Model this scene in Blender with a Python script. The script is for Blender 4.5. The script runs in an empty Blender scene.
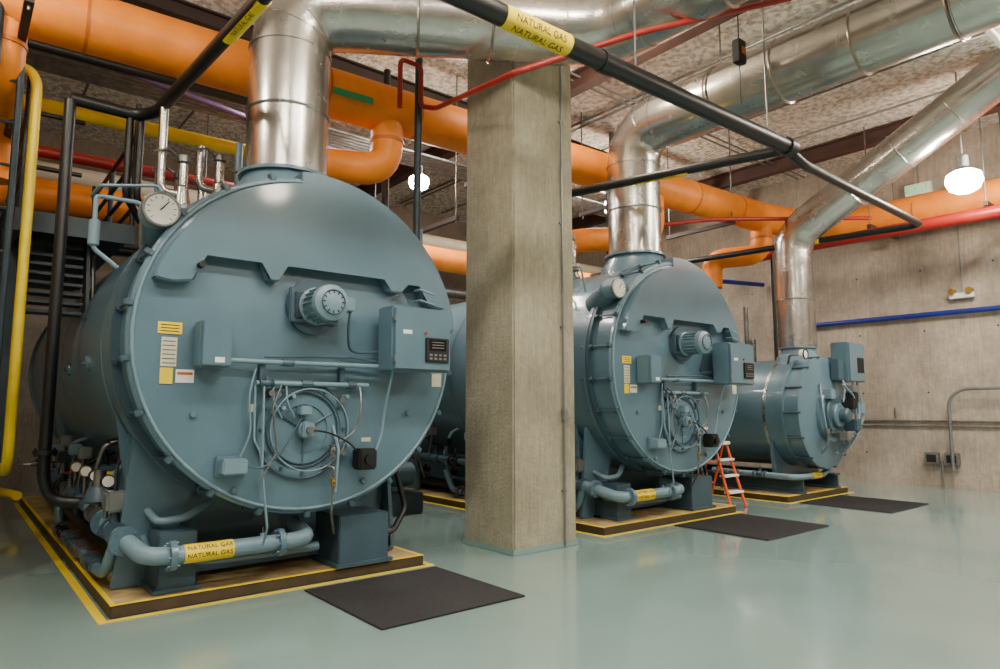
import bpy, bmesh, math, random
from mathutils import Vector, Matrix
random.seed(7)
scene=bpy.context.scene
COL=scene.collection
V=Vector
# ------------------------------------------------------------------ materials
def lin(c):
    return tuple(((x/255)/12.92 if x/255<=0.04045 else ((x/255+0.055)/1.055)**2.4) for x in c)
def mat(name,c,rough=0.5,metal=0.0,var=0.12,scale=6,bump=0.0,bscale=40,emit=0,coat=0.0,c2=None,rvar=0.0,detail=5,stretch=None,lo=.35,hi=.65,bd=.05):
    m=bpy.data.materials.new(name); m.use_nodes=True
    nt=m.node_tree; N=nt.nodes; L=nt.links
    b=N['Principled BSDF']
    col=lin(c)
    b.inputs['Roughness'].default_value=rough
    b.inputs['Metallic'].default_value=metal
    b.inputs['Coat Weight'].default_value=coat
    b.inputs['Coat Roughness'].default_value=.08
    tc=N.new('ShaderNodeTexCoord')
    if emit:
        b.inputs['Base Color'].default_value=(*col,1)
        b.inputs['Emission Color'].default_value=(*col,1)
        b.inputs['Emission Strength'].default_value=emit
        return m
    n=N.new('ShaderNodeTexNoise'); n.inputs['Scale'].default_value=scale; n.inputs['Detail'].default_value=detail
    src=tc.outputs['Object']
    if stretch:
        mp=N.new('ShaderNodeMapping'); mp.inputs['Scale'].default_value=stretch; L.new(src,mp.inputs['Vector']); src=mp.outputs['Vector']
    L.new(src,n.inputs['Vector'])
    r=N.new('ShaderNodeValToRGB')
    ca=tuple(x*(1-var) for x in col) if c2 is None else lin(c2)
    cb=tuple(min(1,x*(1+var)) for x in col)
    r.color_ramp.elements[0].position=lo; r.color_ramp.elements[1].position=hi
    r.color_ramp.elements[0].color=(*ca,1); r.color_ramp.elements[1].color=(*cb,1)
    L.new(n.outputs['Fac'],r.inputs['Fac']); L.new(r.outputs['Color'],b.inputs['Base Color'])
    if rvar:
        mr=N.new('ShaderNodeMapRange'); mr.inputs['To Min'].default_value=max(0.02,rough-rvar); mr.inputs['To Max'].default_value=rough+rvar
        L.new(n.outputs['Fac'],mr.inputs['Value']); L.new(mr.outputs['Result'],b.inputs['Roughness'])
    if bump:
        n2=N.new('ShaderNodeTexNoise'); n2.inputs['Scale'].default_value=bscale; n2.inputs['Detail'].default_value=6
        L.new(tc.outputs['Object'],n2.inputs['Vector'])
        bp=N.new('ShaderNodeBump'); bp.inputs['Strength'].default_value=bump; bp.inputs['Distance'].default_value=bd
        L.new(n2.outputs['Fac'],bp.inputs['Height']); L.new(bp.outputs['Normal'],b.inputs['Normal'])
    return m
def concrete(name,c,c2,axes='YZ',panel=(2.4,1.2),line=.82,grain=(1,1,1)):
    m=mat(name,c,0.85,0,0.08,1.1,0.25,30,c2=c2,detail=9,lo=.3,hi=.7)
    nt=m.node_tree;N=nt.nodes;L=nt.links;b=N['Principled BSDF']
    tc=[n for n in N if n.type=='TEX_COORD'][0]; ramp=[n for n in N if n.type=='VALTORGB'][0]
    last=ramp.outputs['Color']
    def mul(sock):
        nonlocal last
        mx=N.new('ShaderNodeMix'); mx.data_type='RGBA'; mx.blend_type='MULTIPLY'; mx.inputs['Factor'].default_value=1
        L.new(last,mx.inputs['A']); L.new(sock,mx.inputs['B']); last=mx.outputs['Result']
    if line<1:
        sx=N.new('ShaderNodeSeparateXYZ'); cx=N.new('ShaderNodeCombineXYZ')
        L.new(tc.outputs['Object'],sx.inputs[0]); L.new(sx.outputs[axes[0]],cx.inputs[0]); L.new(sx.outputs[axes[1]],cx.inputs[1])
        bt=N.new('ShaderNodeTexBrick'); bt.offset=0; bt.inputs['Scale'].default_value=1
        bt.inputs['Brick Width'].default_value=panel[0]; bt.inputs['Row Height'].default_value=panel[1]
        bt.inputs['Mortar Size'].default_value=0.006; bt.inputs['Mortar Smooth'].default_value=0.8
        bt.inputs['Color1'].default_value=(1,1,1,1); bt.inputs['Color2'].default_value=(0.94,0.94,0.94,1); bt.inputs['Mortar'].default_value=(line,line,line*.97,1)
        L.new(cx.outputs[0],bt.inputs['Vector']); mul(bt.outputs['Color'])
    for sc,gr,lo in ((12,(1,1,1),.86),(5,grain,.82)):
        mp=N.new('ShaderNodeMapping'); mp.inputs['Scale'].default_value=gr; L.new(tc.outputs['Object'],mp.inputs['Vector'])
        n3=N.new('ShaderNodeTexNoise'); n3.inputs['Scale'].default_value=sc; n3.inputs['Detail'].default_value=8
        L.new(mp.outputs['Vector'],n3.inputs['Vector'])
        mr=N.new('ShaderNodeMapRange'); mr.inputs['From Min'].default_value=.3; mr.inputs['From Max'].default_value=.7; mr.inputs['To Min'].default_value=lo; mr.inputs['To Max'].default_value=1.06
        L.new(n3.outputs['Fac'],mr.inputs['Value']); mul(mr.outputs['Result'])
    L.new(last,b.inputs['Base Color'])
    return m
M={}
M['boiler']=mat('boiler_paint',(84,112,126),0.32,0,0.07,2.0,0.02,60,coat=0.4,rvar=.05)
M['boilerd']=mat('boiler_paint_dark',(58,80,92),0.42,0,0.1,3)
M['boilerl']=mat('boiler_paint_light',(108,135,147),0.4,0,0.08,3)
M['steel']=mat('galvanised_steel',(182,178,172),0.26,0.94,0.08,5,0.012,12,rvar=.06)
M['steeld']=mat('dull_steel',(124,124,122),0.4,0.85,0.2,9)
M['orange']=mat('orange_insulation',(238,134,20),0.5,0,0.1,3,0.06,25)
M['orangeb']=mat('orange_band',(190,96,18),0.5,0,0.1,3)
M['black']=mat('black_pipe_paint',(17,17,19),0.4,0,0.2,4)
M['blackr']=mat('black_rubber',(38,37,39),0.85,0,0.15,30,0.2,150)
M['yellow']=mat('yellow_paint',(234,202,24),0.45,0,0.06,5)
M['red']=mat('red_pipe_paint',(156,34,26),0.4,0,0.1,4)
M['blue']=mat('blue_pipe_paint',(26,42,132),0.4,0,0.1,4)
M['grey']=mat('grey_conduit',(128,130,128),0.4,0.5,0.1,8)
M['white']=mat('white_plastic',(232,230,222),0.5,0,0.03,5)
M['pad']=mat('housekeeping_pad_concrete',(176,152,102),0.7,0,0.12,5,0.1,40,c2=(138,116,76))
M['pade']=mat('pad_edge_dark',(62,50,32),0.75,0,0.15,6)
M['beam']=mat('primer_red_steel',(70,44,38),0.6,0,0.15,4)
M['brown']=mat('dark_brown_steel',(48,36,34),0.6,0,0.15,4)
M['platform']=mat('dark_slate_steel',(32,48,56),0.55,0,0.15,6)
M['screen']=mat('display_glass',(14,14,18),0.15,0,0.1,4)
M['ink']=mat('black_ink',(14,13,13),0.6,0,0.02,4)
M['brass']=mat('brass',(176,140,70),0.35,0.9,0.1,8)
M['green']=mat('exit_green',(40,190,120),0.5,0,0.1,4,emit=1.2)
M['gtag']=mat('green_label',(30,140,90),0.5,0,0.05,4)
M['ladder']=mat('orange_fiberglass',(230,84,30),0.45,0,0.05,6)
M['lamp']=mat('lamp_glass',(255,242,220),0.3,emit=115)
M['purple']=mat('purple_pipe_paint',(80,56,96),0.45,0,0.1,4)
M['cream']=mat('cream_insulation',(206,196,172),0.6,0,0.08,5)
M['floor']=mat('epoxy_floor',(130,154,149),0.17,0,0.05,0.8,0.010,3,coat=0.6,rvar=.05,detail=4)
M['wall']=concrete('concrete_wall',(186,172,157),(152,140,126),line=.78,grain=(1,6,.6))
M['wallb']=concrete('concrete_wall_back',(150,138,122),(120,110,98),'XZ',line=.8,grain=(6,1,.6))
M['col']=concrete('column_concrete',(170,163,140),(138,131,110),line=1,grain=(7,7,.5))
M['ceil']=mat('sprayed_ceiling',(232,225,214),0.95,0,0.05,11,1.0,12,c2=(182,173,160),detail=12,lo=.38,hi=.58,bd=.14)
# ------------------------------------------------------------------ mesh helpers
def empty(name,loc=(0,0,0)):
    e=bpy.data.objects.new(name,None); e.empty_display_size=.1; e.location=loc; COL.objects.link(e); return e
def finish(bm,name,m,parent,smooth=True,ang=0.55):
    me=bpy.data.meshes.new(name); bmesh.ops.recalc_face_normals(bm,faces=bm.faces[:]); bm.to_mesh(me); bm.free()
    if smooth:
        for p in me.polygons: p.use_smooth=True
        me.set_sharp_from_angle(angle=ang)
    me.materials.append(m if not isinstance(m,str) else M[m])
    o=bpy.data.objects.new(name,me); COL.objects.link(o)
    if parent is not None:
        o.parent=parent; o.matrix_parent_inverse=Matrix.Translation(-parent.location)
    return o
def box(p,name,c,s,m,bev=0.0,rot=None):
    bm=bmesh.new(); bmesh.ops.create_cube(bm,size=1)
    for v in bm.verts: v.co=V((v.co.x*s[0],v.co.y*s[1],v.co.z*s[2]))
    if bev: bmesh.ops.bevel(bm,geom=bm.edges[:]+bm.verts[:],offset=bev,segments=2,affect='EDGES')
    T=Matrix.Translation(c)
    if rot is not None: T=T@rot
    bmesh.ops.transform(bm,matrix=T,verts=bm.verts[:])
    return finish(bm,name,m,p)
def frame(d):
    d=V(d).normalized(); a=V((0,0,1)) if abs(d.z)<.9 else V((1,0,0))
    u=d.cross(a).normalized(); w=u.cross(d).normalized(); return d,u,w
def lathe(p,name,o,d,prof,m,seg=32,ang=.55):
    d,u,w=frame(d); o=V(o); bm=bmesh.new(); rings=[]
    for t,r in prof:
        if r<1e-5: rings.append([bm.verts.new(o+d*t)]); continue
        rings.append([bm.verts.new(o+d*t+(u*math.cos(2*math.pi*k/seg)+w*math.sin(2*math.pi*k/seg))*r) for k in range(seg)])
    for a,b in zip(rings,rings[1:]):
        if len(a)==1 and len(b)==1: continue
        for k in range(seg):
            k2=(k+1)%seg
            if len(a)==1: bm.faces.new((a[0],b[k],b[k2]))
            elif len(b)==1: bm.faces.new((a[k],b[0],a[k2]))
            else: bm.faces.new((a[k],b[k],b[k2],a[k2]))
    if len(rings[0])>1: bm.faces.new(rings[0][::-1])
    if len(rings[-1])>1: bm.faces.new(rings[-1])
    return finish(bm,name,m,p,ang=ang)
def cyl(p,name,a,b,r,m,r2=None,seg=20,bev=0):
    a=V(a);b=V(b);L=(b-a).length; r2=r if r2 is None else r2
    pr=[(0,r),(L,r2)] if not bev else [(0,r-bev),(bev,r),(L-bev,r2),(L,r2-bev)]
    return lathe(p,name,a,b-a,pr,m,seg)
def torus(p,name,c,d,R,r,m,seg=32,s2=8):
    d,u,w=frame(d); c=V(c); bm=bmesh.new(); g=[]
    for i in range(seg):
        a=2*math.pi*i/seg; e=u*math.cos(a)+w*math.sin(a)
        g.append([bm.verts.new(c+e*(R+r*math.cos(2*math.pi*j/s2))+d*r*math.sin(2*math.pi*j/s2)) for j in range(s2)])
    for i in range(seg):
        for j in range(s2):
            bm.faces.new((g[i][j],g[(i+1)%seg][j],g[(i+1)%seg][(j+1)%s2],g[i][(j+1)%s2]))
    return finish(bm,name,m,p,ang=3)
def fil(pts,f,n=6):
    pts=[V(q) for q in pts]
    if len(pts)<3 or not f: return pts
    out=[pts[0]]
    for i in range(1,len(pts)-1):
        a,b,c=pts[i-1],pts[i],pts[i+1]
        g=min(f,(a-b).length*.49,(c-b).length*.49)
        s=b+(a-b).normalized()*g; e=b+(c-b).normalized()*g
        for k in range(n+1):
            t=k/n; out.append(s*(1-t)**2+b*2*t*(1-t)*1.0+e*t*t)
    out.append(pts[-1]); return out
def sweep(p,name,pts,r,m,f=None,seg=14,n=6):
    pts=fil(pts,r*2.2 if f is None else f,n)
    q=[pts[0]]
    for x in pts[1:]:
        if (x-q[-1]).length>1e-4: q.append(x)
    pts=q; bm=bmesh.new(); rings=[]
    d0=(pts[1]-pts[0]).normalized(); _,u,w=frame(d0); prev=d0
    for i,x in enumerate(pts):
        if i==0: t=d0
        elif i==len(pts)-1: t=(pts[i]-pts[i-1]).normalized()
        else: t=((pts[i+1]-pts[i]).normalized()+(pts[i]-pts[i-1]).normalized()).normalized()
        R=prev.rotation_difference(t); u=R@u; prev=t; w=t.cross(u).normalized(); u=w.cross(t).normalized()
        rings.append([bm.verts.new(x+(u*math.cos(2*math.pi*k/seg)+w*math.sin(2*math.pi*k/seg))*r) for k in range(seg)])
    for a,b in zip(rings,rings[1:]):
        for k in range(seg): bm.faces.new((a[k],b[k],b[(k+1)%seg],a[(k+1)%seg]))
    bm.faces.new(rings[0][::-1]); bm.faces.new(rings[-1])
    return finish(bm,name,m,p,ang=.7)
def prism(p,name,pts2,y0,y1,m,plane='XZ',bev=0):
    bm=bmesh.new()
    def mk(a,b,t):
        return V((a,t,b)) if plane=='XZ' else (V((t,a,b)) if plane=='YZ' else V((a,b,t)))
    A=[bm.verts.new(mk(a,b,y0)) for a,b in pts2]; B=[bm.verts.new(mk(a,b,y1)) for a,b in pts2]
    bm.faces.new(A); bm.faces.new(B[::-1]); n=len(A)
    for i in range(n): bm.faces.new((A[i],B[i],B[(i+1)%n],A[(i+1)%n]))
    if bev: bmesh.ops.bevel(bm,geom=bm.edges[:],offset=bev,segments=2,affect='EDGES')
    return finish(bm,name,m,p,ang=.4)
def text_mesh(s,size):
    cu=bpy.data.curves.new('t','FONT'); cu.body=s; cu.size=size; cu.align_x='CENTER'; cu.align_y='CENTER'
    o=bpy.data.objects.new('t',cu); COL.objects.link(o)
    bpy.context.view_layer.update()
    dg=bpy.context.evaluated_depsgraph_get(); me=bpy.data.meshes.new_from_object(o.evaluated_get(dg))
    bpy.data.objects.remove(o); return me
def put_text(p,name,s,size,fn,m='ink'):
    me=text_mesh(s,size)
    for v in me.vertices: v.co=fn(v.co.x,v.co.y)
    me.materials.clear(); me.materials.append(M[m])
    o=bpy.data.objects.new(name,me); COL.objects.link(o); o.parent=p; o.matrix_parent_inverse=Matrix.Translation(-p.location)
def flat_text(p,name,s,size,c,right,up,m='ink'):
    c=V(c);right=V(right);up=V(up)
    put_text(p,name,s,size,lambda x,y:c+right*x+up*y,m)
def pipe_label(p,c,d,n,r,L,s='NATURAL GAS',base='yellow',size=None,lines=1):
    d=V(d).normalized(); n=(V(n)-d*V(n).dot(d)).normalized(); up=n.cross(d); c=V(c)
    cyl(p,'label_band',c-d*L/2,c+d*L/2,r+.004,base,seg=24)
    size=size or r*1.0
    rr=r+.007
    for o in ([0] if lines==1 else [size*.62,-size*.62]):
        put_text(p,'label_text',s,size,lambda x,y:c+d*x+(n*math.cos((y+o)/rr)+up*math.sin((y+o)/rr))*rr)
def valve(p,c,ax,s,m='boilerd',wheel=None,up=(0,0,1)):
    c=V(c);ax=V(ax).normalized();up=V(up)
    lathe(p,'valve_body',c-ax*s,ax,[(0,.62*s),(.2*s,.62*s),(.2*s,.38*s),(.5*s,.45*s),(s,.58*s),(1.5*s,.45*s),(1.8*s,.38*s),(1.8*s,.62*s),(2*s,.62*s)],m,18)
    cyl(p,'valve_bonnet',c,c+up*s*1.1,.3*s,m,r2=.22*s,seg=12)
    cyl(p,'valve_stem',c+up*s,c+up*s*1.7,.07*s,'steeld',seg=8)
    if wheel:
        torus(p,'hand_wheel',c+up*s*1.65,up,.55*s,.07*s,wheel,20,6)
        _,u,w=frame(up)
        for e in (u,w): cyl(p,'wheel_spoke',c+up*s*1.65-e*.55*s,c+up*s*1.65+e*.55*s,.05*s,wheel,seg=6)
def flange(p,c,d,r,t=.04,m='boilerd',bolts=8):
    c=V(c);d=V(d).normalized(); cyl(p,'flange',c-d*t/2,c+d*t/2,r,m,seg=24)
    _,u,w=frame(d)
    for k in range(bolts):
        a=2*math.pi*k/bolts; q=c+(u*math.cos(a)+w*math.sin(a))*r*.84
        cyl(p,'flange_bolt',q-d*t,q+d*t,r*.07,m,seg=6)
# ------------------------------------------------------------------ room
X0,X1,Y0,Y1,H=-3.2,14.7,-5.0,15.0,6.75
box(None,'floor',((X0+X1)/2,(Y0+Y1)/2,-.1),(X1-X0+.6,Y1-Y0+.6,.2),'floor')
box(None,'ceiling',((X0+X1)/2,(Y0+Y1)/2,H+.1),(X1-X0+.6,Y1-Y0+.6,.2),'ceil')
box(None,'wall_right',(X1+.15,(Y0+Y1)/2,H/2),(.3,Y1-Y0,H),'wall')
box(None,'wall_left',(X0-.15,(Y0+Y1)/2,H/2),(.3,Y1-Y0,H),'wall')
box(None,'wall_back',((X0+X1)/2,Y1+.15,H/2),(X1-X0+.6,.3,H),'wallb')
box(None,'wall_front',((X0+X1)/2,Y0-.15,H/2),(X1-X0+.6,.3,H),'wallb')
tie=empty('trim_1',(X1,5,2))
for i in range(9):
    for j in range(4):
        cyl(tie,'form_tie_hole',(X1-.004,1.2+i*1.2,.6+j*1.2),(X1+.002,1.2+i*1.2,.6+j*1.2),.018,'brown',seg=10)
# column
cxc,cyc=5.03,5.77
colm=empty('concrete_column',(cxc,cyc,0))
box(colm,'column_shaft',(cxc,cyc,H/2),(.92,.86,H),'col',.02)
box(colm,'column_base_band',(cxc,cyc,.03),(.94,.88,.06),'floor',.005)
sweep(colm,'column_conduit',[(5.29,5.32,.02),(5.29,5.32,H-.05)],.014,'grey')
for z in (.6,2.4,3.6,4.8): box(colm,'conduit_clip',(5.29,5.33,z),(.07,.02,.025),'steeld')
box(colm,'conduit_box',(5.29,5.31,1.42),(.07,.05,.12),'grey',.005)
# ceiling joists
for i,(x,w) in enumerate([(0.2,.18),(7.3,.2),(13.2,.2)]):
    b=empty('ceiling_beam',(x,5,H-.2))
    for zz,ww,hh in ((H-.03,w,.03),(H-.30,w,.03),(H-.165,.03,.25)):
        box(b,'beam_plate',(x,5,zz),(ww,19,hh),'beam')
b=empty('ceiling_beam',(6,8.4,H-.2))
for zz,ww,hh in ((H-.345,.14,.025),(H-.52,.14,.025),(H-.43,.025,.16)):
    box(b,'beam_plate',(5.8,8.4,zz),(17.2,ww,hh),'brown')
# ceiling conduit runs
cc=empty('ceiling_conduit_run',(9,4,H-.1))
for k,(x,m_) in enumerate(((8.6,'steeld'),(8.72,'grey'),(9.9,'steeld'),(10.7,'black'),(10.82,'steeld'),(12.3,'grey'),(6.5,'steeld'),(1.4,'steeld'),(3.0,'grey'))):
    sweep(cc,'conduit',[(x,-4.8,H-.06-.02*(k%2)),(x,14.5,H-.06-.02*(k%2))],.022,m_,seg=8)
for y in (2.1,6.9,7.05,9.8):
    sweep(cc,'conduit',[(-3,y,H-.36 if False else H-.12),(14.5,y,H-.12)],.018,'grey',seg=8)
# ------------------------------------------------------------------ pads and mats
def pad(x0,x1,y0,y1):
    e=empty('housekeeping_pad',((x0+x1)/2,y0,0)); cx=(x0+x1)/2; cy=(y0+y1)/2; h=.09
    box(e,'pad_slab',(cx,cy,h/2),(x1-x0,y1-y0,h),'pade',.01)
    box(e,'pad_top',(cx,cy,h+.001),(x1-x0-.06,y1-y0-.06,.006),'pad')
    for xx in (x0+.02,x1-.02): box(e,'pad_edge_stripe',(xx,cy,h+.002),(.035,y1-y0,.006),'yellow')
    for yy in (y0+.02,y1-.02): box(e,'pad_edge_stripe',(cx,yy,h+.0025),(x1-x0,.03,.006),'yellow')
    g=.05
    box(e,'floor_stripe',(x0-g,cy,.002),(.06,y1-y0+2*g,.004),'yellow')
    box(e,'floor_stripe',(x1+g,cy,.002),(.06,y1-y0+2*g,.004),'yellow')
    box(e,'floor_stripe',(cx,y0-g,.003),(x1-x0+2*g+.06,.05,.004),'yellow')
pad(1.0,3.65,5.60,13.2); pad(6.1,8.95,5.5,13.2); pad(10.45,12.6,5.5,10.6)
def mat_(x0,x1,y0,y1):
    e=empty('rubber_floor_mat',((x0+x1)/2,(y0+y1)/2,0))
    box(e,'mat_sheet',((x0+x1)/2,(y0+y1)/2,.008),(x1-x0,y1-y0,.012),'blackr',.004)
    n=int((x1-x0)/.03)
    for i in range(n): box(e,'mat_rib',(x0+.02+i*.03,(y0+y1)/2,.0145),(.012,y1-y0-.04,.002),'blackr')
mat_(2.38,3.68,4.16,5.44); mat_(7.3,8.8,4.1,5.38); mat_(10.55,12.0,4.02,5.38)
# ------------------------------------------------------------------ large boiler
def arc(cx,cz,R,a0,a1,n):
    return [(cx+R*math.cos(math.radians(a0+(a1-a0)*i/n)),cz+R*math.sin(math.radians(a0+(a1-a0)*i/n))) for i in range(n+1)]
def big_boiler(X,Y,lod=1):
    e=empty('fire_tube_boiler',(X,Y,0)); Z=2.06
    P=lambda x,y,z:(X+x,Y+y,z)
    lathe(e,'boiler_shell',P(0,0,Z),(0,1,0),[(.42,1.2),(.42,1.44),(6.9,1.44),(6.9,1.47),(7.0,1.47),(7.05,1.3),(7.05,0)],'boiler',80)
    for y in (.95,3.4,5.6): lathe(e,'shell_seam_band',P(0,y,Z),(0,1,0),[(0,1.4),(0,1.445),(.04,1.445),(.04,1.4)],'boiler',80)
    lathe(e,'front_smokebox',P(0,0,Z),(0,1,0),[(.07,1.2),(.07,1.41),(.40,1.41),(.40,1.2)],'boiler',80)
    lathe(e,'front_flange_ring',P(0,0,Z),(0,1,0),[(.34,1.3),(.34,1.47),(.385,1.47),(.385,1.3)],'boilerd',80)
    lathe(e,'front_flange_ring_inner',P(0,0,Z),(0,1,0),[(.40,1.3),(.40,1.47),(.45,1.47),(.45,1.3)],'boiler',80)
    lathe(e,'front_door',P(0,0,Z),(0,1,0),[(.07,0),(0.0,0),(0.0,1.37),(.012,1.42),(.03,1.435),(.06,1.435),(.07,1.4)],'boiler',80)
    torus(e,'door_rim',P(0,.0,Z),(0,1,0),1.395,.014,'boilerl',80,8)
    # hood
    R=1.35
    a=arc(X,Z,R,17,163,40)
    xr,zr=a[0]; xl,zl=a[-1]
    hood=a+[(X-1.17,zl-.02),(X-1.02,Z+.40),(X-.94,Z+.62),(X-.50,Z+.62),(X-.44,Z+.47),(X-.36,Z+.47),(X-.3,Z+.62),(X+.62,Z+.62),(X+.68,Z+.5),(X+.80,Z+.5),(X+.86,Z+.60),(X+1.0,Z+.60),(X+1.08,Z+.42),(X+1.2,zr)]
    prism(e,'front_hood',hood,Y-.12,Y+.01,'boiler',bev=.012)
    arc_o=arc(X,Z,1.49,8,96,30); arc_i=arc(X,Z,1.34,96,8,30)
    prism(e,'hood_outer_band',arc_o+arc_i,Y-.02,Y+.3,'boiler',bev=.008)
    for k in range(22):
        an=math.radians(k*360/22+8); x=math.cos(an)*1.44; z=math.sin(an)*1.44
        q=V(P(x,0,Z+z)); cyl(e,'door_bolt',q+V((0,.02,0)),q+V((0,.5,0)),.012,'boilerd',seg=8)
        box(e,'door_dog',q+V((0,.03,0)),(.07,.06,.05),'boilerd',.008,rot=Matrix.Rotation(-an,4,'Y'))
        cyl(e,'door_bolt_nut',q+V((0,.30,0)),q+V((0,.35,0)),.032,'boilerd',seg=8)
    # burner rings
    bx,bz=-.08,1.32
    lathe(e,'burner_plate',P(bx,0,bz),(0,-1,0),[(-.01,.40),(.025,.40),(.03,.38),(.03,.34),(.018,.335),(.018,.29),(.045,.28),(.045,.21),(.03,.205),(.03,.0)],'boiler',48)
    for R_,r_ in ((.40,.01),(.31,.008),(.22,.009)): torus(e,'burner_ring',P(bx,-.03,bz),(0,1,0),R_,r_,'boilerd',48,6)
    for k in range(12):
        an=k*math.pi/6; cyl(e,'burner_bolt',P(bx+.36*math.cos(an),0,bz+.36*math.sin(an)),P(bx+.36*math.cos(an),-.055,bz+.36*math.sin(an)),.015,'boilerd',seg=6)
    for k in range(3):
        an=k*math.tau/3+.5; cyl(e,'burner_strap',P(bx,-.045,bz),P(bx+.28*math.cos(an),-.045,bz+.28*math.sin(an)),.009,'boilerd',seg=6)
    cyl(e,'burner_hub',P(bx,-.03,bz),P(bx,-.12,bz),.075,'boiler',seg=20,bev=.01)
    box(e,'burner_hub_block',P(bx,-.13,bz),(.1,.05,.12),'boilerl',.01)
    cyl(e,'sight_port',P(bx,-.14,bz),P(bx,-.18,bz),.03,'steeld',seg=16)
    box(e,'igniter_box',P(bx-.02,-.09,bz+.16),(.1,.1,.08),'boilerl',.01)
    for dx,dz in ((-.3,.3),(.32,.25),(.34,-.2)): cyl(e,'observation_port',P(bx+dx,0,bz+dz),P(bx+dx,-.1,bz+dz),.025,'steeld',seg=12)
    # motor
    mx,mz=-.02,2.36
    cyl(e,'motor_mount_ring',P(mx,0,mz),P(mx,-.05,mz),.24,'boilerd',seg=36)
    box(e,'motor_mount_plate',P(mx-.02,-.06,mz),(.42,.04,.30),'boilerd',.01)
    box(e,'motor_mount_recess',P(mx-.02,-.085,mz),(.34,.02,.22),'platform',.006)
    lathe(e,'blower_motor',P(mx,-.06,mz),(0,-1,0),[(0,.16),(.05,.16),(.06,.13),(.26,.13),(.27,.152),(.33,.148),(.36,.1),(.37,0)],'boilerl',32)
    for k in range(20):
        an=k*math.pi/10; d=V((math.cos(an),0,math.sin(an))); c=V(P(mx,-.22,mz))+d*.137
        box(e,'motor_fin',c,(.03,.19,.005),'boilerl',rot=Matrix.Rotation(-an,4,'Y'))
    for k in range(12):
        an=k*math.pi/6; d=V((math.cos(an),0,math.sin(an))); box(e,'fan_guard_slot',V(P(mx,-.418,mz))+d*.07,(.05,.01,.01),'ink',rot=Matrix.Rotation(-an,4,'Y'))
    torus(e,'motor_fan_guard',P(mx,-.425,mz),(0,1,0),.1,.006,'boilerd',24,6)
    box(e,'motor_terminal_box',P(mx+.22,-.2,mz+.02),(.11,.14,.12),'boilerl',.01)
    # control cabinet
    cx,cz=.87,2.11
    box(e,'control_cabinet',P(cx,-.24,cz),(.62,.26,.58),'boiler',.015)
    box(e,'cabinet_door',P(cx,-.382,cz),(.585,.02,.54),'boiler',.006)
    box(e,'cabinet_bracket',P(cx,-.05,cz),(.3,.12,.4),'boilerd')
    box(e,'cabinet_display_bezel',P(cx+.14,-.40,cz-.09),(.25,.025,.22),'ink',.006)
    box(e,'cabinet_display',P(cx+.14,-.414,cz-.045),(.18,.004,.1),'screen')
    for i in range(4):
        for j in range(2): box(e,'display_key',P(cx+.065+i*.05,-.415,cz-.135-j*.033),(.028,.006,.018),'grey')
    for j in range(3): box(e,'display_text_line',P(cx+.14,-.417,cz-.02-j*.025),(.13,.002,.006),'grey')
    box(e,'cabinet_logo_plate',P(cx-.17,-.394,cz+.06),(.09,.004,.035),'white')
    for dz in (-.18,.18): cyl(e,'cabinet_hinge',P(cx-.30,-.39,cz+dz-.03),P(cx-.30,-.39,cz+dz+.03),.012,'steeld',seg=8)
    cyl(e,'cabinet_pilot_lamp',P(cx+.02,-.39,cz+.06),P(cx+.02,-.41,cz+.06),.012,'red',seg=10)
    # limit switch box and pipes
    box(e,'limit_box',P(-.86,-.12,1.98),(.23,.2,.35),'boiler',.012); box(e,'limit_box_cover',P(-.86,-.23,1.98),(.21,.02,.33),'boiler',.006)
    box(e,'limit_box_label',P(-.84,-.243,1.86),(.07,.002,.04),'white')
    sweep(e,'linkage_pipe',[P(-.74,-.08,1.87),P(-.4,-.08,1.87),P(.56,-.12,1.87)],.02,'boilerl')
    sweep(e,'linkage_pipe_lower',[P(-.5,-.06,1.70),P(.5,-.06,1.70)],.021,'boilerl')
    sweep(e,'linkage_rod',[P(-.45,-.1,1.91),P(.3,-.1,1.94),P(.55,-.1,1.91)],.010,'boilerd')
    for dx in (-.45,.25): box(e,'pipe_bracket',P(dx,-.03,1.785),(.04,.06,.19),'boilerd')
    valve(e,P(-.42,-.08,1.70),(1,0,0),.055,'boilerd')
    # lower boxes/actuators
    box(e,'ignition_transformer',P(-.66,-.08,1.05),(.19,.14,.12),'boilerl',.012); box(e,'transformer_base',P(-.66,-.02,1.05),(.23,.04,.16),'boiler',.008)
    box(e,'black_actuator',P(.45,-.12,1.06),(.17,.15,.18),'ink',.015)
    cyl(e,'actuator_cap',P(.45,-.19,1.06),P(.45,-.23,1.06),.045,'black')
    sweep(e,'gas_pilot_line',[P(-.5,-.05,1.68),P(-.5,-.07,1.25),P(-.45,-.08,1.15),P(-.38,-.1,.56),P(-.38,-.02,.42)],.010,'boilerl')
    sweep(e,'gas_pilot_line',[P(.1,-.05,1.02),P(.16,-.13,1.0),P(.16,-.1,.62),P(.28,.1,.42)],.011,'steeld')
    sweep(e,'gas_riser',[P(.18,-.04,1.35),P(.2,-.12,1.15),P(.18,-.12,.8)],.014,'boilerl')
    valve(e,P(.14,-.13,1.14),(0,0,1),.05,'steeld',up=(0,-1,0)); valve(e,P(.16,-.12,.88),(0,0,1),.035,'brass',up=(0,-1,0))
    sweep(e,'flex_conduit',[P(.22,-.24,mz-.02),P(.22,-.2,2.16),P(.31,-.06,1.98),P(.56,-.1,2.0)],.011,'boilerd',f=.1)
    sweep(e,'flex_conduit',[P(.64,-.25,1.83),P(.64,-.12,1.5),P(.62,-.1,1.25),P(.54,-.12,1.08)],.012,'boilerl',f=.12)
    sweep(e,'flex_conduit',[P(.42,-.05,1.70),P(.41,-.12,1.55),P(.37,-.12,1.3),P(.2,-.1,1.2)],.010,'steeld',f=.1)
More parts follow.
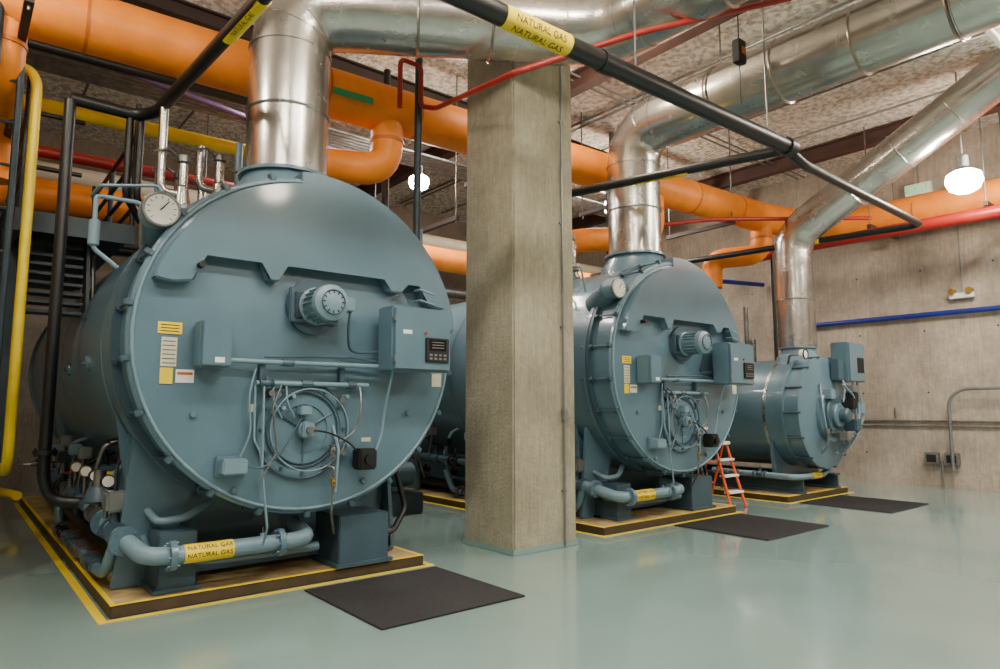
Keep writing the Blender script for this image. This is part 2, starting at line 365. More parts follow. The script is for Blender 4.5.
    sweep(e,'control_rod',[P(-.3,-.1,1.70),P(-.38,-.12,1.5),P(-.33,-.12,1.15),P(-.45,-.12,.95)],.008,'steeld')
    sweep(e,'fuel_hose',[P(-.44,-.08,1.68),P(-.44,-.1,1.2),P(-.44,-.1,.96)],.010,'boilerl')
    sweep(e,'ignition_cable',[P(-.56,-.08,1.05),P(-.45,-.12,1.02),P(-.3,-.1,1.12),P(bx-.02,-.1,bz+.14)],.007,'boilerd',f=.1)
    sweep(e,'ignition_cable',[P(.38,-.12,1.12),P(.3,-.14,1.2),P(.1,-.14,1.3),P(bx,-.16,bz)],.008,'ink',f=.1)
    sweep(e,'sensor_tube',[P(-.5,-.05,1.82),P(-.56,-.08,1.6),P(-.52,-.06,1.3),P(-.6,-.06,1.12)],.008,'boilerl',f=.1)
    torus(e,'swing_arm_arc',P(bx+.04,-.09,bz),(0,1,0),.34,.007,'boilerl',48,6)
    for x,z in ((.28,1.6),(-.2,1.6),(.3,1.18),(-.28,1.5)): cyl(e,'test_cock',P(x,0,z),P(x,-.11,z),.017,'boilerl',seg=10)
    for x,z in ((-.62,.86),(.5,.86),(.95,1.45),(-.95,1.45)): cyl(e,'door_boss',P(x,.0,z),P(x,-.03,z),.025,'boiler',seg=14,bev=.006)
    for z in (2.6,2.5): sweep(e,'door_handle',[P(.95,-.1,z),P(.95,-.2,z),P(1.1,-.2,z-.03)],.010,'boilerl')
    cyl(e,'lifting_hook',P(-.98,-.12,2.58),P(-.98,-.2,2.58),.025,'ink',seg=12)
    cyl(e,'manifold_union',P(-.12,-.06,1.70),P(-.02,-.06,1.70),.032,'boilerd',seg=8); cyl(e,'manifold_union',P(.3,-.06,1.70),P(.38,-.06,1.70),.032,'boilerd',seg=8)
    cyl(e,'manifold_union',P(-.3,-.08,1.87),P(-.2,-.08,1.87),.03,'boilerd',seg=8)
    for x in (-.36,-.25): sweep(e,'pilot_tube',[P(x,-.06,1.68),P(x,-.09,1.55),P(x+.08,-.06,1.42)],.009,'boilerl',f=.05)
    # labels
    box(e,'warning_label',P(-1.14,-.004,2.1),(.17,.004,.09),'yellow'); 
    for i in range(3): box(e,'warning_label_print',P(-1.14,-.007,2.122-i*.023),(.13,.002,.006),'ink')
    box(e,'data_label',P(-1.14,-.004,1.92),(.11,.004,.22),'cream'); box(e,'data_label_low',P(-1.15,-.004,1.74),(.09,.004,.12),'yellow')
    box(e,'name_plate',P(-1.02,-.004,1.74),(.13,.004,.1),'white'); box(e,'name_plate_stripe',P(-1.02,-.007,1.76),(.11,.002,.02),'orangeb')
    for i in range(6): box(e,'data_label_print',P(-1.14,-.007,2.0-i*.033),(.09,.002,.006),'boilerd')
    box(e,'side_label',P(1.27,-.004,1.93),(.1,.004,.14),'yellow'); box(e,'side_label',P(1.27,-.004,1.77),(.11,.004,.13),'cream')
    box(e,'small_plate',P(.52,-.004,1.22),(.09,.004,.035),'cream'); box(e,'small_plate',P(-.5,-.004,1.50),(.06,.004,.06),'cream')
    # gauge and water column
    gx,gz=-1.24,3.0
    cyl(e,'gauge_back',P(gx,.2,gz),P(gx,.02,gz),.13,'boilerl',seg=32,bev=.015)
    torus(e,'gauge_bezel',P(gx,.02,gz),(0,1,0),.125,.018,'steeld',32,8); cyl(e,'gauge_dial',P(gx,.02,gz),P(gx,.006,gz),.115,'white',seg=32)
    for k in range(11):
        an=math.radians(225-k*27); box(e,'gauge_tick',P(gx+.094*math.cos(an),.004,gz+.094*math.sin(an)),(.022,.003,.005),'ink',rot=Matrix.Rotation(-an,4,'Y'))
    box(e,'gauge_needle',P(gx+.02,.002,gz+.03),(.1,.003,.008),'ink',rot=Matrix.Rotation(-.9,4,'Y'))
    cyl(e,'gauge_pod',P(gx+.02,.2,gz-.02),P(gx+.12,.5,gz-.16),.13,'boiler',r2=.17)
    sweep(e,'water_column_pipe',[P(-.9,1.3,3.15),P(-1.15,1.3,3.38),P(-1.5,1.3,3.38),P(-1.5,1.3,2.9),P(-1.3,1.3,2.75)],.02,'boilerl')
    sweep(e,'impulse_tube',[P(-1.0,.8,3.05),P(-1.1,.8,3.42),P(-1.5,1.1,3.42),P(-1.5,1.6,3.45)],.014,'boilerl')
    cyl(e,'water_column',P(-1.5,1.3,2.92),P(-1.5,1.3,3.16),.045,'boilerl',bev=.015)
    # shell handholes and little fittings on the left side
    for y,z in ((1.6,1.9),(2.8,1.9),(4.2,1.9)):
        xx=-math.sqrt(1.44**2-(z-Z)**2); n=V((xx,0,z-Z)).normalized(); c=V(P(xx,y,z)); cyl(e,'handhole_cover',c-n*.01,c+n*.03,.07,'boiler',bev=.01); cyl(e,'handhole_nut',c,c+n*.05,.02,'boilerd',seg=6)
    # supports
    for x0,x1,y in ((-1.08,-.8,.5),(.36,.86,.40)):
        box(e,'support_foot',P((x0+x1)/2,y,.32),(x1-x0,.5,.44),'boilerd',.01)
        box(e,'support_foot_flange',P((x0+x1)/2,y,.115),(x1-x0+.06,.56,.03),'boilerd')
    for y in (.85,4.8):
        pts=[(X-1.1,.1)]+[(X+1.45*math.cos(math.radians(t)),Z+1.45*math.sin(math.radians(t))) for t in range(205,336,5)]+[(X+1.1,.1)]
        prism(e,'saddle_plate',pts,Y+y,Y+y+.06,'boiler')
        for s in (-1,1):
            prism(e,'saddle_web',[(Y+y-.2,.1),(Y+y+.3,.1),(Y+y+.16,1.3),(Y+y-.02,1.3)],X+s*1.2-.02,X+s*1.2+.02,'boiler','YZ')
    prism(e,'front_gusset',[(X-1.32,.1),(X-1.0,.1),(X-.72,.92),(X-1.22,1.25)],Y+.62,Y+.66,'boiler')
    for s in (-1,1):
        for zz,hh,ww in ((.12,.03,.22),(.33,.03,.22),(.225,.2,.03)): box(e,'skid_beam',P(s*1.0,3.6,zz),(ww,6.2,hh),'boilerd')
    # gas pipe across front
    sweep(e,'gas_manifold_pipe',[P(-1.32,1.8,.62),P(-1.28,.5,.50),P(-1.2,.14,.41),P(-1.0,.10,.40),P(-.06,.10,.40),P(.04,.10,.42),P(.04,.4,.5)],.066,'boilerl',f=.16,seg=20)
    for c,d in ((P(-1.02,.10,.40),(1,0,0)),(P(-.2,.10,.40),(1,0,0)),(P(-1.28,.42,.49),(0,1,0.1)),(P(-1.31,1.05,.55),(0,1,.05))): flange(e,c,d,.11,.045,'boiler')
    valve(e,P(-.34,.10,.40),(1,0,0),.08,'boilerl')
    pipe_label(e,P(-.76,.10,.40),(1,0,0),(-.3,-1,.3),.066,.36,size=.05,lines=2)
    sweep(e,'drain_pipe',[P(-.6,.55,.74),P(-.85,.42,.62),P(-1.05,.45,.6),P(-1.1,.7,.7),P(-1.15,1.3,.8)],.032,'boilerl')
    sweep(e,'second_gas_line',[P(-1.08,2.2,.62),P(-1.1,.9,.55),P(-1.12,.38,.36),P(-.7,.24,.3),P(.2,.24,.3)],.04,'boiler',f=.12)
    valve(e,P(-1.30,.74,.52),(0,1,0),.14,'boilerd'); valve(e,P(-1.32,1.38,.58),(0,1,0),.14,'steeld')
    box(e,'gas_valve_actuator',P(-1.30,.74,.76),(.16,.2,.16),'grey',.02); cyl(e,'gas_regulator',P(-1.32,1.38,.68),P(-1.32,1.38,.82),.12,'boilerd',r2=.09,bev=.02); cyl(e,'gas_regulator_cap',P(-1.32,1.38,.82),P(-1.32,1.38,.96),.05,'steeld')
    sweep(e,'gas_train_riser',[P(-1.68,1.95,4.45),P(-1.68,1.95,.86),P(-1.6,1.95,.66),P(-1.32,1.85,.62),P(-1.32,1.5,.60)],.052,'black',f=.12)
    flange(e,P(-1.68,1.95,1.1),(0,0,1),.1,.04,'black',6); valve(e,P(-1.68,1.95,1.0),(0,0,1),.09,'black',up=(-1,0,0))
    # lower bypass line with strainers and valves along the pad edge
    sweep(e,'bypass_line',[P(-1.3,.62,.48),P(-1.36,.66,.22),P(-1.36,1.0,.2),P(-1.36,3.4,.2),P(-1.36,3.6,.5)],.045,'boiler',f=.1)
    for y,m_ in ((1.1,'boilerd'),(1.75,'steeld'),(2.4,'boilerd'),(3.0,'black')):
        valve(e,P(-1.36,y,.21),(0,1,0),.095,m_,up=(-.7,0,.7))
        flange(e,P(-1.36,y+.2,.21),(0,1,0),.08,.03,'steeld',6)
    for y in (.95,1.55,2.1,2.7):
        cyl(e,'pressure_tap',P(-1.33,y,.6),P(-1.33,y,.84),.018,'steeld',seg=8)
        cyl(e,'test_gauge',P(-1.33,y-.03,.9),P(-1.33,y+.02,.9),.055,'ink' if y<2 else 'brass',seg=16); cyl(e,'test_gauge_face',P(-1.33,y-.032,.9),P(-1.33,y-.03,.9),.045,'white',seg=16)
    box(e,'shutoff_actuator',P(-1.2,1.75,.86),(.2,.24,.22),'boilerd',.02); box(e,'shutoff_actuator_window',P(-1.2,1.62,.9),(.08,.01,.05),'yellow')
    sweep(e,'flex_cable',[P(-1.2,1.75,.97),P(-1.25,1.7,1.2),P(-1.15,1.2,1.25),P(-1.3,.8,1.0),P(-1.3,.76,.84)],.014,'ink',f=.12)
    ran=random.Random(3)
    for i in range(6):
        y=2.25+i*.55; valve(e,P(-1.36,y,.62+.02*i),(0,1,0),.12,('boilerd','steeld','black')[i%3],wheel=('red' if i==1 else 'black' if i==3 else None))
        dx=-.12*ran.random(); h=.12+.2*ran.random()
        box(e,'pressure_switch',P(-1.26+dx,y+.25,.82+h),(.11,.13,.12),('grey','boilerl','ink')[i%3],.01)
        sweep(e,'switch_tube',[P(-1.26+dx,y+.25,.78+h),P(-1.34,y+.25,.66)],.014,'steeld')
    sweep(e,'drain_header',[P(-1.36,1.7,.62),P(-1.36,6,.75)],.05,'boilerd')
    sweep(e,'blowdown_header',[P(-1.14,1.0,.24),P(-1.14,6,.24)],.06,'black')
    for yy,hh,mm in ((.95,1.0,'boilerl'),(1.65,1.15,'steeld'),(2.5,.95,'black'),(3.6,1.1,'boilerl'),(4.4,1.0,'steeld')):
        sweep(e,'small_bore_pipe',[P(-1.02,yy,hh+.1),P(-1.26,yy,hh),P(-1.34,yy+.08,.75),P(-1.14,yy+.12,.26)],.024,mm)
        valve(e,P(-1.15,yy+.1,.45),(0,1,0),.08,'black' if mm!='black' else 'steeld',wheel='black')
    valve(e,P(-1.14,.78,.24),(0,1,0),.13,'steeld',wheel='black')
    box(e,'base_crossmember',P(-.2,.62,.25),(1.2,.08,.2),'boilerd'); 
    sweep(e,'right_drain_pipe',[P(1.15,.6,1.0),P(1.25,.5,.5),P(1.05,.4,.3),P(.86,.4,.3)],.03,'black')
    # stack collar
    lathe(e,'stack_collar',P(0,.75,Z+1.3),(0,0,1),[(0,.52),(.14,.50),(.28,.41),(.32,.40),(.32,.44),(.35,.44),(.35,.36)],'boiler',40)
    sweep(e,'lifting_lug',[P(.35,.45,Z+1.38),P(.35,.45,Z+1.5),P(.47,.45,Z+1.5),P(.47,.45,Z+1.36)],.02,'boilerd')
    # safety valves and nozzles on top
    for i,(x,y) in enumerate([(-.35,1.7),(-.6,2.3),(-.2,2.9),(.2,2.2),(-.75,1.5)]):
        zt=Z+math.sqrt(1.43**2-x*x)-.05
        cyl(e,'nozzle',P(x,y,zt),P(x,y,zt+.22),.06,'boiler'); flange(e,P(x,y,zt+.22),(0,0,1),.11,.04,'steeld',6)
        cyl(e,'safety_valve_body',P(x,y,zt+.22),P(x,y,zt+.44),.085,'steel',r2=.055,bev=.01)
        cyl(e,'safety_valve_bonnet',P(x,y,zt+.44),P(x,y,zt+.68),.045,'steel',bev=.01)
        cyl(e,'safety_valve_cap',P(x,y,zt+.68),P(x,y,zt+.76),.06,'steeld',bev=.01)
        sweep(e,'safety_valve_lever',[P(x,y,zt+.7),P(x-.15,y-.05,zt+.78),P(x-.3,y-.1,zt+.7)],.012,'steeld')
        sweep(e,'safety_valve_outlet',[P(x,y,zt+.36),P(x-.2,y,zt+.36),P(x-.2,y,zt+.80+.1*i)],.04,'steel' if i%2==0 else 'boilerl')
    return e
big_boiler(2.40,5.45); big_boiler(7.66,5.45)
# ------------------------------------------------------------------ small boiler
def small_boiler(X,Y):
    e=empty('small_fire_tube_boiler',(X,Y,0)); Z=1.43; R=.93
    P=lambda x,y,z:(X+x,Y+y,z)
    lathe(e,'boiler_shell',P(0,0,Z),(0,1,0),[(.25,.5),(.25,R),(4.6,R),(4.7,.85),(4.75,0)],'boiler',56)
    lathe(e,'front_ring',P(0,0,Z),(0,1,0),[(.02,.5),(.02,R),(.22,R),(.22,R+.04),(.27,R+.04),(.27,.6)],'boiler',56)
    lathe(e,'front_door',P(0,0,Z),(0,1,0),[(.02,R+.02),(-.03,R+.02),(-.05,R-.05),(-.06,.6),(-.08,.55),(-.08,0)],'boiler',56)
    lathe(e,'shell_band',P(0,.55,Z),(0,1,0),[(0,R-.03),(0,R+.008),(.05,R+.008),(.05,R-.03)],'steel',56)
    for y in (2.4,3.9): lathe(e,'shell_band',P(0,y,Z),(0,1,0),[(0,R-.03),(0,R+.008),(.05,R+.008),(.05,R-.03)],'boilerl',56)
    for k in range(14):
        an=k*math.tau/14; q=V(P(math.cos(an)*(R+.02),0,Z+math.sin(an)*(R+.02)))
        cyl(e,'door_bolt',q+V((0,-.07,0)),q+V((0,.27,0)),.018,'boilerd',seg=8)
    for k,(r,t) in enumerate(((.45,.10),(.33,.16),(.2,.22))): cyl(e,'burner_housing',P(0,-.05,Z-.05),P(0,-.06-t,Z-.05),r,'boiler' if k!=1 else 'boilerd',seg=32,bev=.015)
    lathe(e,'blower_motor',P(0.05,-.26,Z-.05),(0,-1,0),[(0,.12),(.12,.12),(.15,.09),(.16,0)],'boilerd',24)
    box(e,'black_actuator',P(.3,-.3,Z+.14),(.2,.2,.18),'ink',.02); box(e,'gas_valve_actuator',P(.42,-.28,Z-.22),(.2,.22,.2),'boilerd',.02)
    box(e,'black_actuator',P(.55,-.25,Z+.25),(.16,.16,.2),'ink',.02); box(e,'terminal_box',P(-.2,-.2,Z+.3),(.16,.14,.16),'boilerl',.01); box(e,'terminal_box',P(.1,-.3,Z-.4),(.16,.14,.14),'grey',.01)
    box(e,'control_cabinet',P(.74,-.12,2.30),(.62,.3,.70),'boiler',.015); box(e,'cabinet_door',P(.74,-.28,2.30),(.58,.02,.66),'boiler',.006); box(e,'cabinet_display',P(.86,-.295,2.25),(.24,.012,.26),'ink')
    box(e,'cabinet_stand',P(.74,.02,1.75),(.08,.08,.6),'boilerd')
    box(e,'relay_box',P(.28,-.14,2.16),(.22,.14,.36),'boilerd',.01); box(e,'relay_box',P(.66,-.2,1.78),(.26,.16,.22),'grey',.01); box(e,'relay_box',P(.9,-.2,1.5),(.18,.16,.2),'boilerl',.01)
    for pts in ([P(.4,-.1,2.1),P(.3,-.25,1.9),P(.2,-.25,1.6)],[P(.7,-.2,1.96),P(.7,-.3,1.5),P(.5,-.3,1.0),P(.4,-.1,.7)],[P(-.3,-.1,1.9),P(-.45,-.2,1.5),P(-.3,-.2,.9),P(-.2,.1,.6)],[P(.55,-.1,1.2),P(.7,-.1,.9),P(.6,.1,.5)],[P(.1,-.3,1.9),P(.4,-.35,1.7),P(.55,-.3,1.3)],[P(.9,-.2,1.95),P(1.0,-.25,1.4),P(.8,-.2,1.0),P(.3,-.2,.9)],[P(0,-.2,1.1),P(.5,-.35,1.05),P(.75,-.2,1.3)]): sweep(e,'control_line',pts,.018,'boilerl',f=.1)
    for x,z in ((.55,1.5),(.35,1.0),(-.35,1.1),(.75,1.2)): valve(e,P(x,-.22,z),(0,0,1),.07,'steeld',up=(0,-1,0))
    cyl(e,'pressure_gauge',P(-.5,.1,2.4),P(-.5,.02,2.4),.08,'white',seg=24); torus(e,'gauge_bezel',P(-.5,.02,2.4),(0,1,0),.08,.012,'ink',24,6)
    sweep(e,'gauge_pipe',[P(-.5,.1,2.4),P(-.5,.3,2.4),P(-.4,.4,2.2)],.018,'steeld')
    for s in (-1,1):
        for zz,hh,ww in ((.11,.03,.2),(.34,.03,.2),(.23,.2,.03)): box(e,'skid_beam',P(s*.62,2.3,zz),(ww,4.4,hh),'boilerd')
    for y in (.5,3.8):
        pts=[(X-.75,.35)]+[(X+(R+.01)*math.cos(math.radians(t)),Z+(R+.01)*math.sin(math.radians(t))) for t in range(210,331,6)]+[(X+.75,.35)]
        prism(e,'saddle_plate',pts,Y+y,Y+y+.06,'boiler')
    sweep(e,'gas_manifold_pipe',[P(-.9,1.6,.4),P(-.9,.14,.38),P(-.7,.10,.37),P(.1,.10,.37),P(.25,.08,.5),P(.25,-.05,.75)],.05,'boilerl',f=.12)
    pipe_label(e,P(-.2,.10,.37),(1,0,0),(-.3,-1,.3),.05,.3,size=.045)
    valve(e,P(-.9,.7,.39),(0,1,0),.11,'boilerd'); valve(e,P(-.9,1.2,.39),(0,1,0),.11,'steeld',wheel='red')
    lathe(e,'stack_collar',P(0,.4,Z+.85),(0,0,1),[(0,.38),(.12,.35),(.16,.29),(.26,.28),(.26,.32),(.29,.32),(.29,.26)],'boilerl',32)
    for i in range(3): 
        cyl(e,'safety_valve',P(-.1,1.2+.6*i,Z+R-.05),P(-.1,1.2+.6*i,Z+R+.4),.06,'steeld')
        sweep(e,'safety_valve_outlet',[P(-.1,1.2+.6*i,Z+R+.3),P(-.3,1.2+.6*i,Z+R+.3),P(-.3,1.2+.6*i,Z+R+1.0)],.04,'steeld')
    return e
small_boiler(11.6,5.4)
# ------------------------------------------------------------------ exhaust ducts
def duct(pts,r,f,name='exhaust_duct'):
    e=empty(name,pts[0]); q=fil(pts,f,4)
    sweep(e,'duct_tube',pts,r,'steel',f=f,seg=48,n=4)
    for i in range(1,len(q)-1):
        t=(q[i+1]-q[i-1]).normalized(); cyl(e,'elbow_seam',q[i]-t*.01,q[i]+t*.01,r+.01,'steel',seg=48)
    for a,b in zip(q,q[1:]):
        L=(b-a).length
        if L<.9: continue
        n=int(L/.95)
        for k in range(1,n+1):
            c=a.lerp(b,k/(n+1)); t=(b-a).normalized(); 
            lathe(e,'duct_seam',c-t*.02,t,[(0,r-.01),(.0,r+.006),(.015,r+.02),(.025,r+.006),(.04,r-.01)],'steel',48)
    return e
duct([(2.40,6.2,3.70),(2.40,6.2,5.48),(5.2,4.56,5.55),(5.9,-3,5.9)],.385,.5)
duct([(7.66,6.2,3.70),(7.66,6.2,5.6),(7.8,-2.5,5.70)],.385,.55)
duct([(11.6,5.8,2.56),(11.6,5.8,4.6),(11.6,2.4,6.45)],.32,.35)
e=empty('exhaust_duct_hanger',(7.6,3,6))
for y,x,z in ((4.7,7.68,5.62),(2.0,7.73,5.65)): 
    torus(e,'hanger_ring',(x,y,z),(0,1,0),.395,.010,'steel',40,6); cyl(e,'hanger_rod',(x,y,z+.40),(x,y,H),.012,'steeld',seg=8)
# ------------------------------------------------------------------ gas main
g=empty('natural_gas_main',(6,3.65,4.45)); GZ=4.47
GY=3.62
sweep(g,'main_pipe',[(-2.9,GY+.2,GZ),(7.35,GY,GZ)],.085,'black',seg=20)
sweep(g,'main_pipe_reducer',[(7.3,GY,GZ),(7.35,GY,GZ-.06),(7.6,GY,GZ-.12),(11.95,3.85,GZ-.02),(11.95,4.1,GZ-.02),(11.4,8.5,GZ)],.055,'black',f=.15)
sweep(g,'branch_pipe_left',[(1.62,GY+.05,GZ),(1.44,7.2,GZ+.0),(1.3,7.42,GZ),(.72,7.4,GZ)],.06,'black',f=.12)
sweep(g,'branch_pipe_middle',[(7.3,GY,GZ),(6.3,7.1,GZ),(6.2,7.4,GZ),(5.98,7.4,GZ)],.06,'black',f=.12)
for c,d,r in (((7.25,GY,GZ),(1,0,0),.105),((4.2,GY+.06,GZ),(1,0,0),.096),((1.0,GY+.12,GZ),(1,0,0),.096)): cyl(g,'pipe_coupling',V(c)-V(d)*.07,V(c)+V(d)*.07,r,'black')
pipe_label(g,(3.40,GY+.077,GZ),(1,-.02,0),(-.5,-.8,-.75),.085,.68,size=.078,lines=2)
pipe_label(g,(1.56,4.98,GZ),(.05,-1,0),(-1,0,-.9),.06,.7,size=.06,lines=2)
pipe_label(g,(6.88,5.12,GZ),(.27,-.96,0),(-1,-.1,-.6),.06,.7,size=.06,lines=2)
pipe_label(g,(11.75,5.7,GZ-.01),(.12,-1,0),(-1,0,-.5),.055,.6,size=.055,lines=2)
for x in (-.5,4.6,6.9): cyl(g,'hanger_rod',(x,GY+.05,GZ+.08),(x,GY+.05,H),.01,'steeld',seg=8)
for x,y in ((1.34,7.42),(1.24,7.42)): sweep(g,'vent_riser',[(x,y,4.47),(x,y,3.62),(x+.2,y+.3,3.45)],.036,'black')
# ------------------------------------------------------------------ orange insulated header
o=empty('orange_insulated_header',(5,7.1,5.3)); OZ=5.25
def oy(x): return 7.45-(x+1)*.055
pts=[(-3.0,oy(-3),OZ),(12.3,oy(12.3),OZ),(13.6,6.4,OZ),(13.9,5.6,OZ-.05),(13.9,-4.8,OZ-.1)]
sweep(o,'header_pipe',pts,.29,'orange',f=.5,seg=32)
for x in (-2,-.6,.8,3.2,4.4,5.9,6.8,8.6,10.0,11.3):
    d=V((1,-.055,0)).normalized(); c=V((x,oy(x),OZ)); cyl(o,'insulation_band',c-d*.015,c+d*.015,.295,'orangeb',seg=32)
for y in (4.5,3,1.5): cyl(o,'insulation_band',(13.9,y,OZ-.07),(13.9,y+.03,OZ-.07),.296,'orangeb',seg=32)
box(o,'service_tag',(3.45,oy(3.45)-.30,OZ-.1),(.5,.01,.08),'gtag',rot=Matrix.Rotation(-.055,4,'Z'))
def odrop(x,y2,zt,dx=0,r=.2):
    sweep(o,'drop_pipe',[(x,oy(x),OZ),(x,oy(x),zt),(x+dx,y2,zt),(x+dx,y2,zt-.6)],r,'orange',f=.32,seg=24)
    for zz in (OZ-.45,): cyl(o,'drop_band',(x,oy(x),zz),(x,oy(x),zz+.04),r+.01,'orangeb',seg=24)
odrop(4.05,7.6,4.45,-1.1); odrop(9.0,8.0,4.35,-1.0); odrop(.18,8.9,4.55,.05,.17); odrop(12.2,7.6,4.5,-.4)
o2=empty('orange_insulated_header',(5,10.5,4.2))
sweep(o2,'header_pipe',[(-2.9,10.6,4.3),(13,10.2,4.3)],.22,'orange',seg=24)
for x in (0,4,5.5,8,10): cyl(o2,'insulation_band',(x,10.45,4.3),(x+.05,10.45,4.3),.23,'orangeb',seg=24)
for x in (4.3,9.6,-.4): sweep(o2,'drop_pipe',[(x,10.4,4.3),(x,10.4,2.6),(x+.5,10.4,2.2)],.18,'orange',f=.3,seg=20)
# ------------------------------------------------------------------ other coloured lines
def line(name,pts,r,m,f=None,clips=None):
    e=empty(name,pts[0]); sweep(e,'pipe_run',pts,r,m,f=f)
    return e
line('yellow_gas_pipe',[(-2.9,8.9,4.85),(4.4,8.6,4.85)],.085,'yellow')
line('yellow_gas_pipe',[(-2.9,8.2,4.75),(.4,7.62,4.75),(.46,7.55,4.6),(.46,7.55,1.0),(.46,7.9,.9),(.5,12.6,.9)],.045,'yellow',f=.15)
line('yellow_gas_pipe',[(3.9,7.3,.6),(4.3,8.2,.6),(4.3,12,.6)],.06,'yellow',f=.2)
line('yellow_gas_pipe',[(-2,12,.35),(.5,12.4,.35),(.8,11.0,.35)],.06,'yellow',f=.2)
line('red_sprinkler_pipe',[(-2.9,9.6,4.55),(4.5,9.3,4.55)],.07,'red')
line('red_sprinkler_pipe',[(3.86,6.55,5.0),(3.86,6.55,5.6),(4.15,6.55,5.6),(4.15,6.55,5.1),(4.2,6.3,5.0),(3.9,4.5,4.62),(4.85,3.8,5.05),(6.2,3.0,5.55)],.03,'red',f=.08)
line('red_sprinkler_pipe',[(8.9,7.4,4.6),(10.2,6.5,4.8),(13.0,5.0,5.0)],.035,'red',f=.1)
line('red_fire_main',[(12.6,7.6,4.55),(13.0,6.3,4.7),(13.0,-4.8,4.62)],.11,'red',f=.3)
line('blue_water_pipe',[(9.8,8.6,3.3),(9.8,8.6,4.35),(12.6,8.6,4.35),(14.5,8.0,4.35)],.05,'blue',f=.12)
line('blue_water_pipe',[(14.58,7.0,3.3),(14.58,-4.8,3.3)],.05,'blue')
line('blue_water_pipe',[(6.6,8.6,3.2),(6.6,8.6,4.8),(7.2,8.4,4.9),(7.2,8.4,6.2)],.05,'blue',f=.12)
line('purple_pipe',[(-2.9,8.0,5.7),(2.0,9.3,5.7),(5,10,5.7)],.045,'purple')
line('black_condensate_pipe',[(-2.9,9.0,5.6),(3.5,8.7,5.55)],.06,'black')
line('black_condensate_pipe',[(-2.9,11,3.8),(4.5,11,3.8),(4.5,11,.2)],.07,'black')
line('cream_insulated_pipe',[(-2.9,12.5,5.2),(14,12.3,5.2)],.16,'cream')
line('cream_insulated_pipe',[(-2.9,13.4,4.3),(14,13.2,4.3)],.12,'steeld')
line('grey_drain_pipe',[(4.45,7.9,6.2),(4.45,7.9,3.4),(4.45,8.2,.4)],.05,'black',f=.12)
line('grey_drain_pipe',[(4.2,9.9,3.6),(5.9,9.9,3.6),(5.9,9.9,.2)],.09,'steeld',f=.2)
line('steel_vent_pipe',[(9.5,8.2,.2),(9.5,8.2,H)],.05,'steeld'); line('steel_vent_pipe',[(10.1,8.4,.2),(10.1,8.4,H)],.045,'black')
line('steel_vent_pipe',[(12.35,6.6,2.1),(12.35,6.6,4.5)],.035,'black')
line('green_riser_pipe',[(4.16,6.62,2.9),(4.16,6.62,5.9)],.045,'platform')
line('green_riser_pipe',[(.10,7.2,.0),(.10,7.2,H)],.06,'platform')
line('steel_vent_pipe',[(8.7,7.6,3.0),(8.7,7.6,5.8)],.05,'black')
# instrument clutter between boilers
c=empty('feedwater_pump_skid',(4.9,9.2,0))
box(c,'pump_base',(5.0,9.0,.15),(.8,1.4,.3),'platform',.02)
for i in range(3):
    y=8.5+i*.5
    cyl(c,'pump_motor',(4.9,y,.55),(5.3,y,.55),.17,'boilerd',bev=.02); cyl(c,'pump_casing',(4.7,y,.55),(4.88,y,.55),.2,'boiler',bev=.03)
    sweep(c,'discharge_pipe',[(4.78,y,.6),(4.78,y,2.3+.3*i),(5.4,y,2.4+.3*i),(5.4,y,4.2)],.045,('boilerl','black','blue')[i]); valve(c,(4.78,y,1.3),(0,0,1),.1,'steeld',wheel='red',up=(0,-1,0))
for i in range(6):
    line('steel_conduit',[(-2.9,9.9+.12*i,6.0),(13.5,9.7+.12*i,6.0)],.03,'steeld')
# trapeze hangers
for x in (.3,2.9,5.9,8.4,10.9):
    e=empty('pipe_trapeze_hanger',(x,8,4.9))
    for z,ya,yb in ((4.88,6.5,8.0),(4.42,8.2,10.9)):
        box(e,'strut_channel',(x,(ya+yb)/2,z),(.07,yb-ya,.07),'brown'); 
        for y in (ya+.06,yb-.06): cyl(e,'threaded_rod',(x,y,z-.08),(x,y,H),.012,'steeld',seg=8)
for y in (3.2,5.0):
    e=empty('pipe_trapeze_hanger',(13.5,y,4.5)); box(e,'strut_channel',(13.55,y,4.83),(1.3,.07,.07),'brown')
    for x in (12.95,14.15): cyl(e,'threaded_rod',(x,y,4.78),(x,y,H),.012,'steeld',seg=8)
# ------------------------------------------------------------------ platform at left boiler
p=empty('service_platform',(1.0,9,3.2))
box(p,'deck_plate',(.9,9.95,3.32),(1.0,4.4,.05),'platform'); box(p,'deck_edge',(.40,9.95,3.3),(.05,4.4,.22),'platform'); box(p,'deck_edge',(.9,7.77,3.3),(1.0,.05,.2),'platform')
for i in range(19): box(p,'grating_bar',(.9,7.9+i*.23,3.35),(.95,.03,.02),'black')
for x in (.42,1.38):
    for y in (7.8,9.2,10.7,12.1):
        cyl(p,'rail_post',(x,y,3.3),(x,y,4.75 if y<8 else 4.4),.03,'black' if y<8 else 'platform',seg=10)
    for z in (3.6,3.85,4.12,4.4): sweep(p,'hand_rail',[(x,7.8,z),(x,12.1,z)],.024,'platform' if z<4.3 else 'black')
for z in (3.85,4.4): sweep(p,'hand_rail',[(.42,7.8,z),(.9,7.8,z)],.024,'black')
for i in range(9):
    box(p,'stair_tread',(.75,8.02+i*.03,2.45+i*.1),(.5,.24,.03),'platform')
for x in (.48,1.02): prism(p,'stair_stringer',[(7.8,2.3),(8.05,2.25),(8.4,3.35),(8.1,3.4)],x,x+.03,'platform','YZ')
for s_,a_ in (((.46,7.85,2.3),(.46,8.3,3.9)),((1.08,7.85,2.6),(1.08,8.3,3.9))): cyl(p,'stair_hand_rail',s_,a_,.02,'black',seg=8)
for y in (8.6,11.8): box(p,'platform_post',(.42,y,1.65),(.09,.09,3.3),'platform')
for i in range(11): cyl(p,'ladder_rung',(.02,7.4,.5+i*.4),(.30,7.4,.5+i*.4),.015,'platform',seg=8)
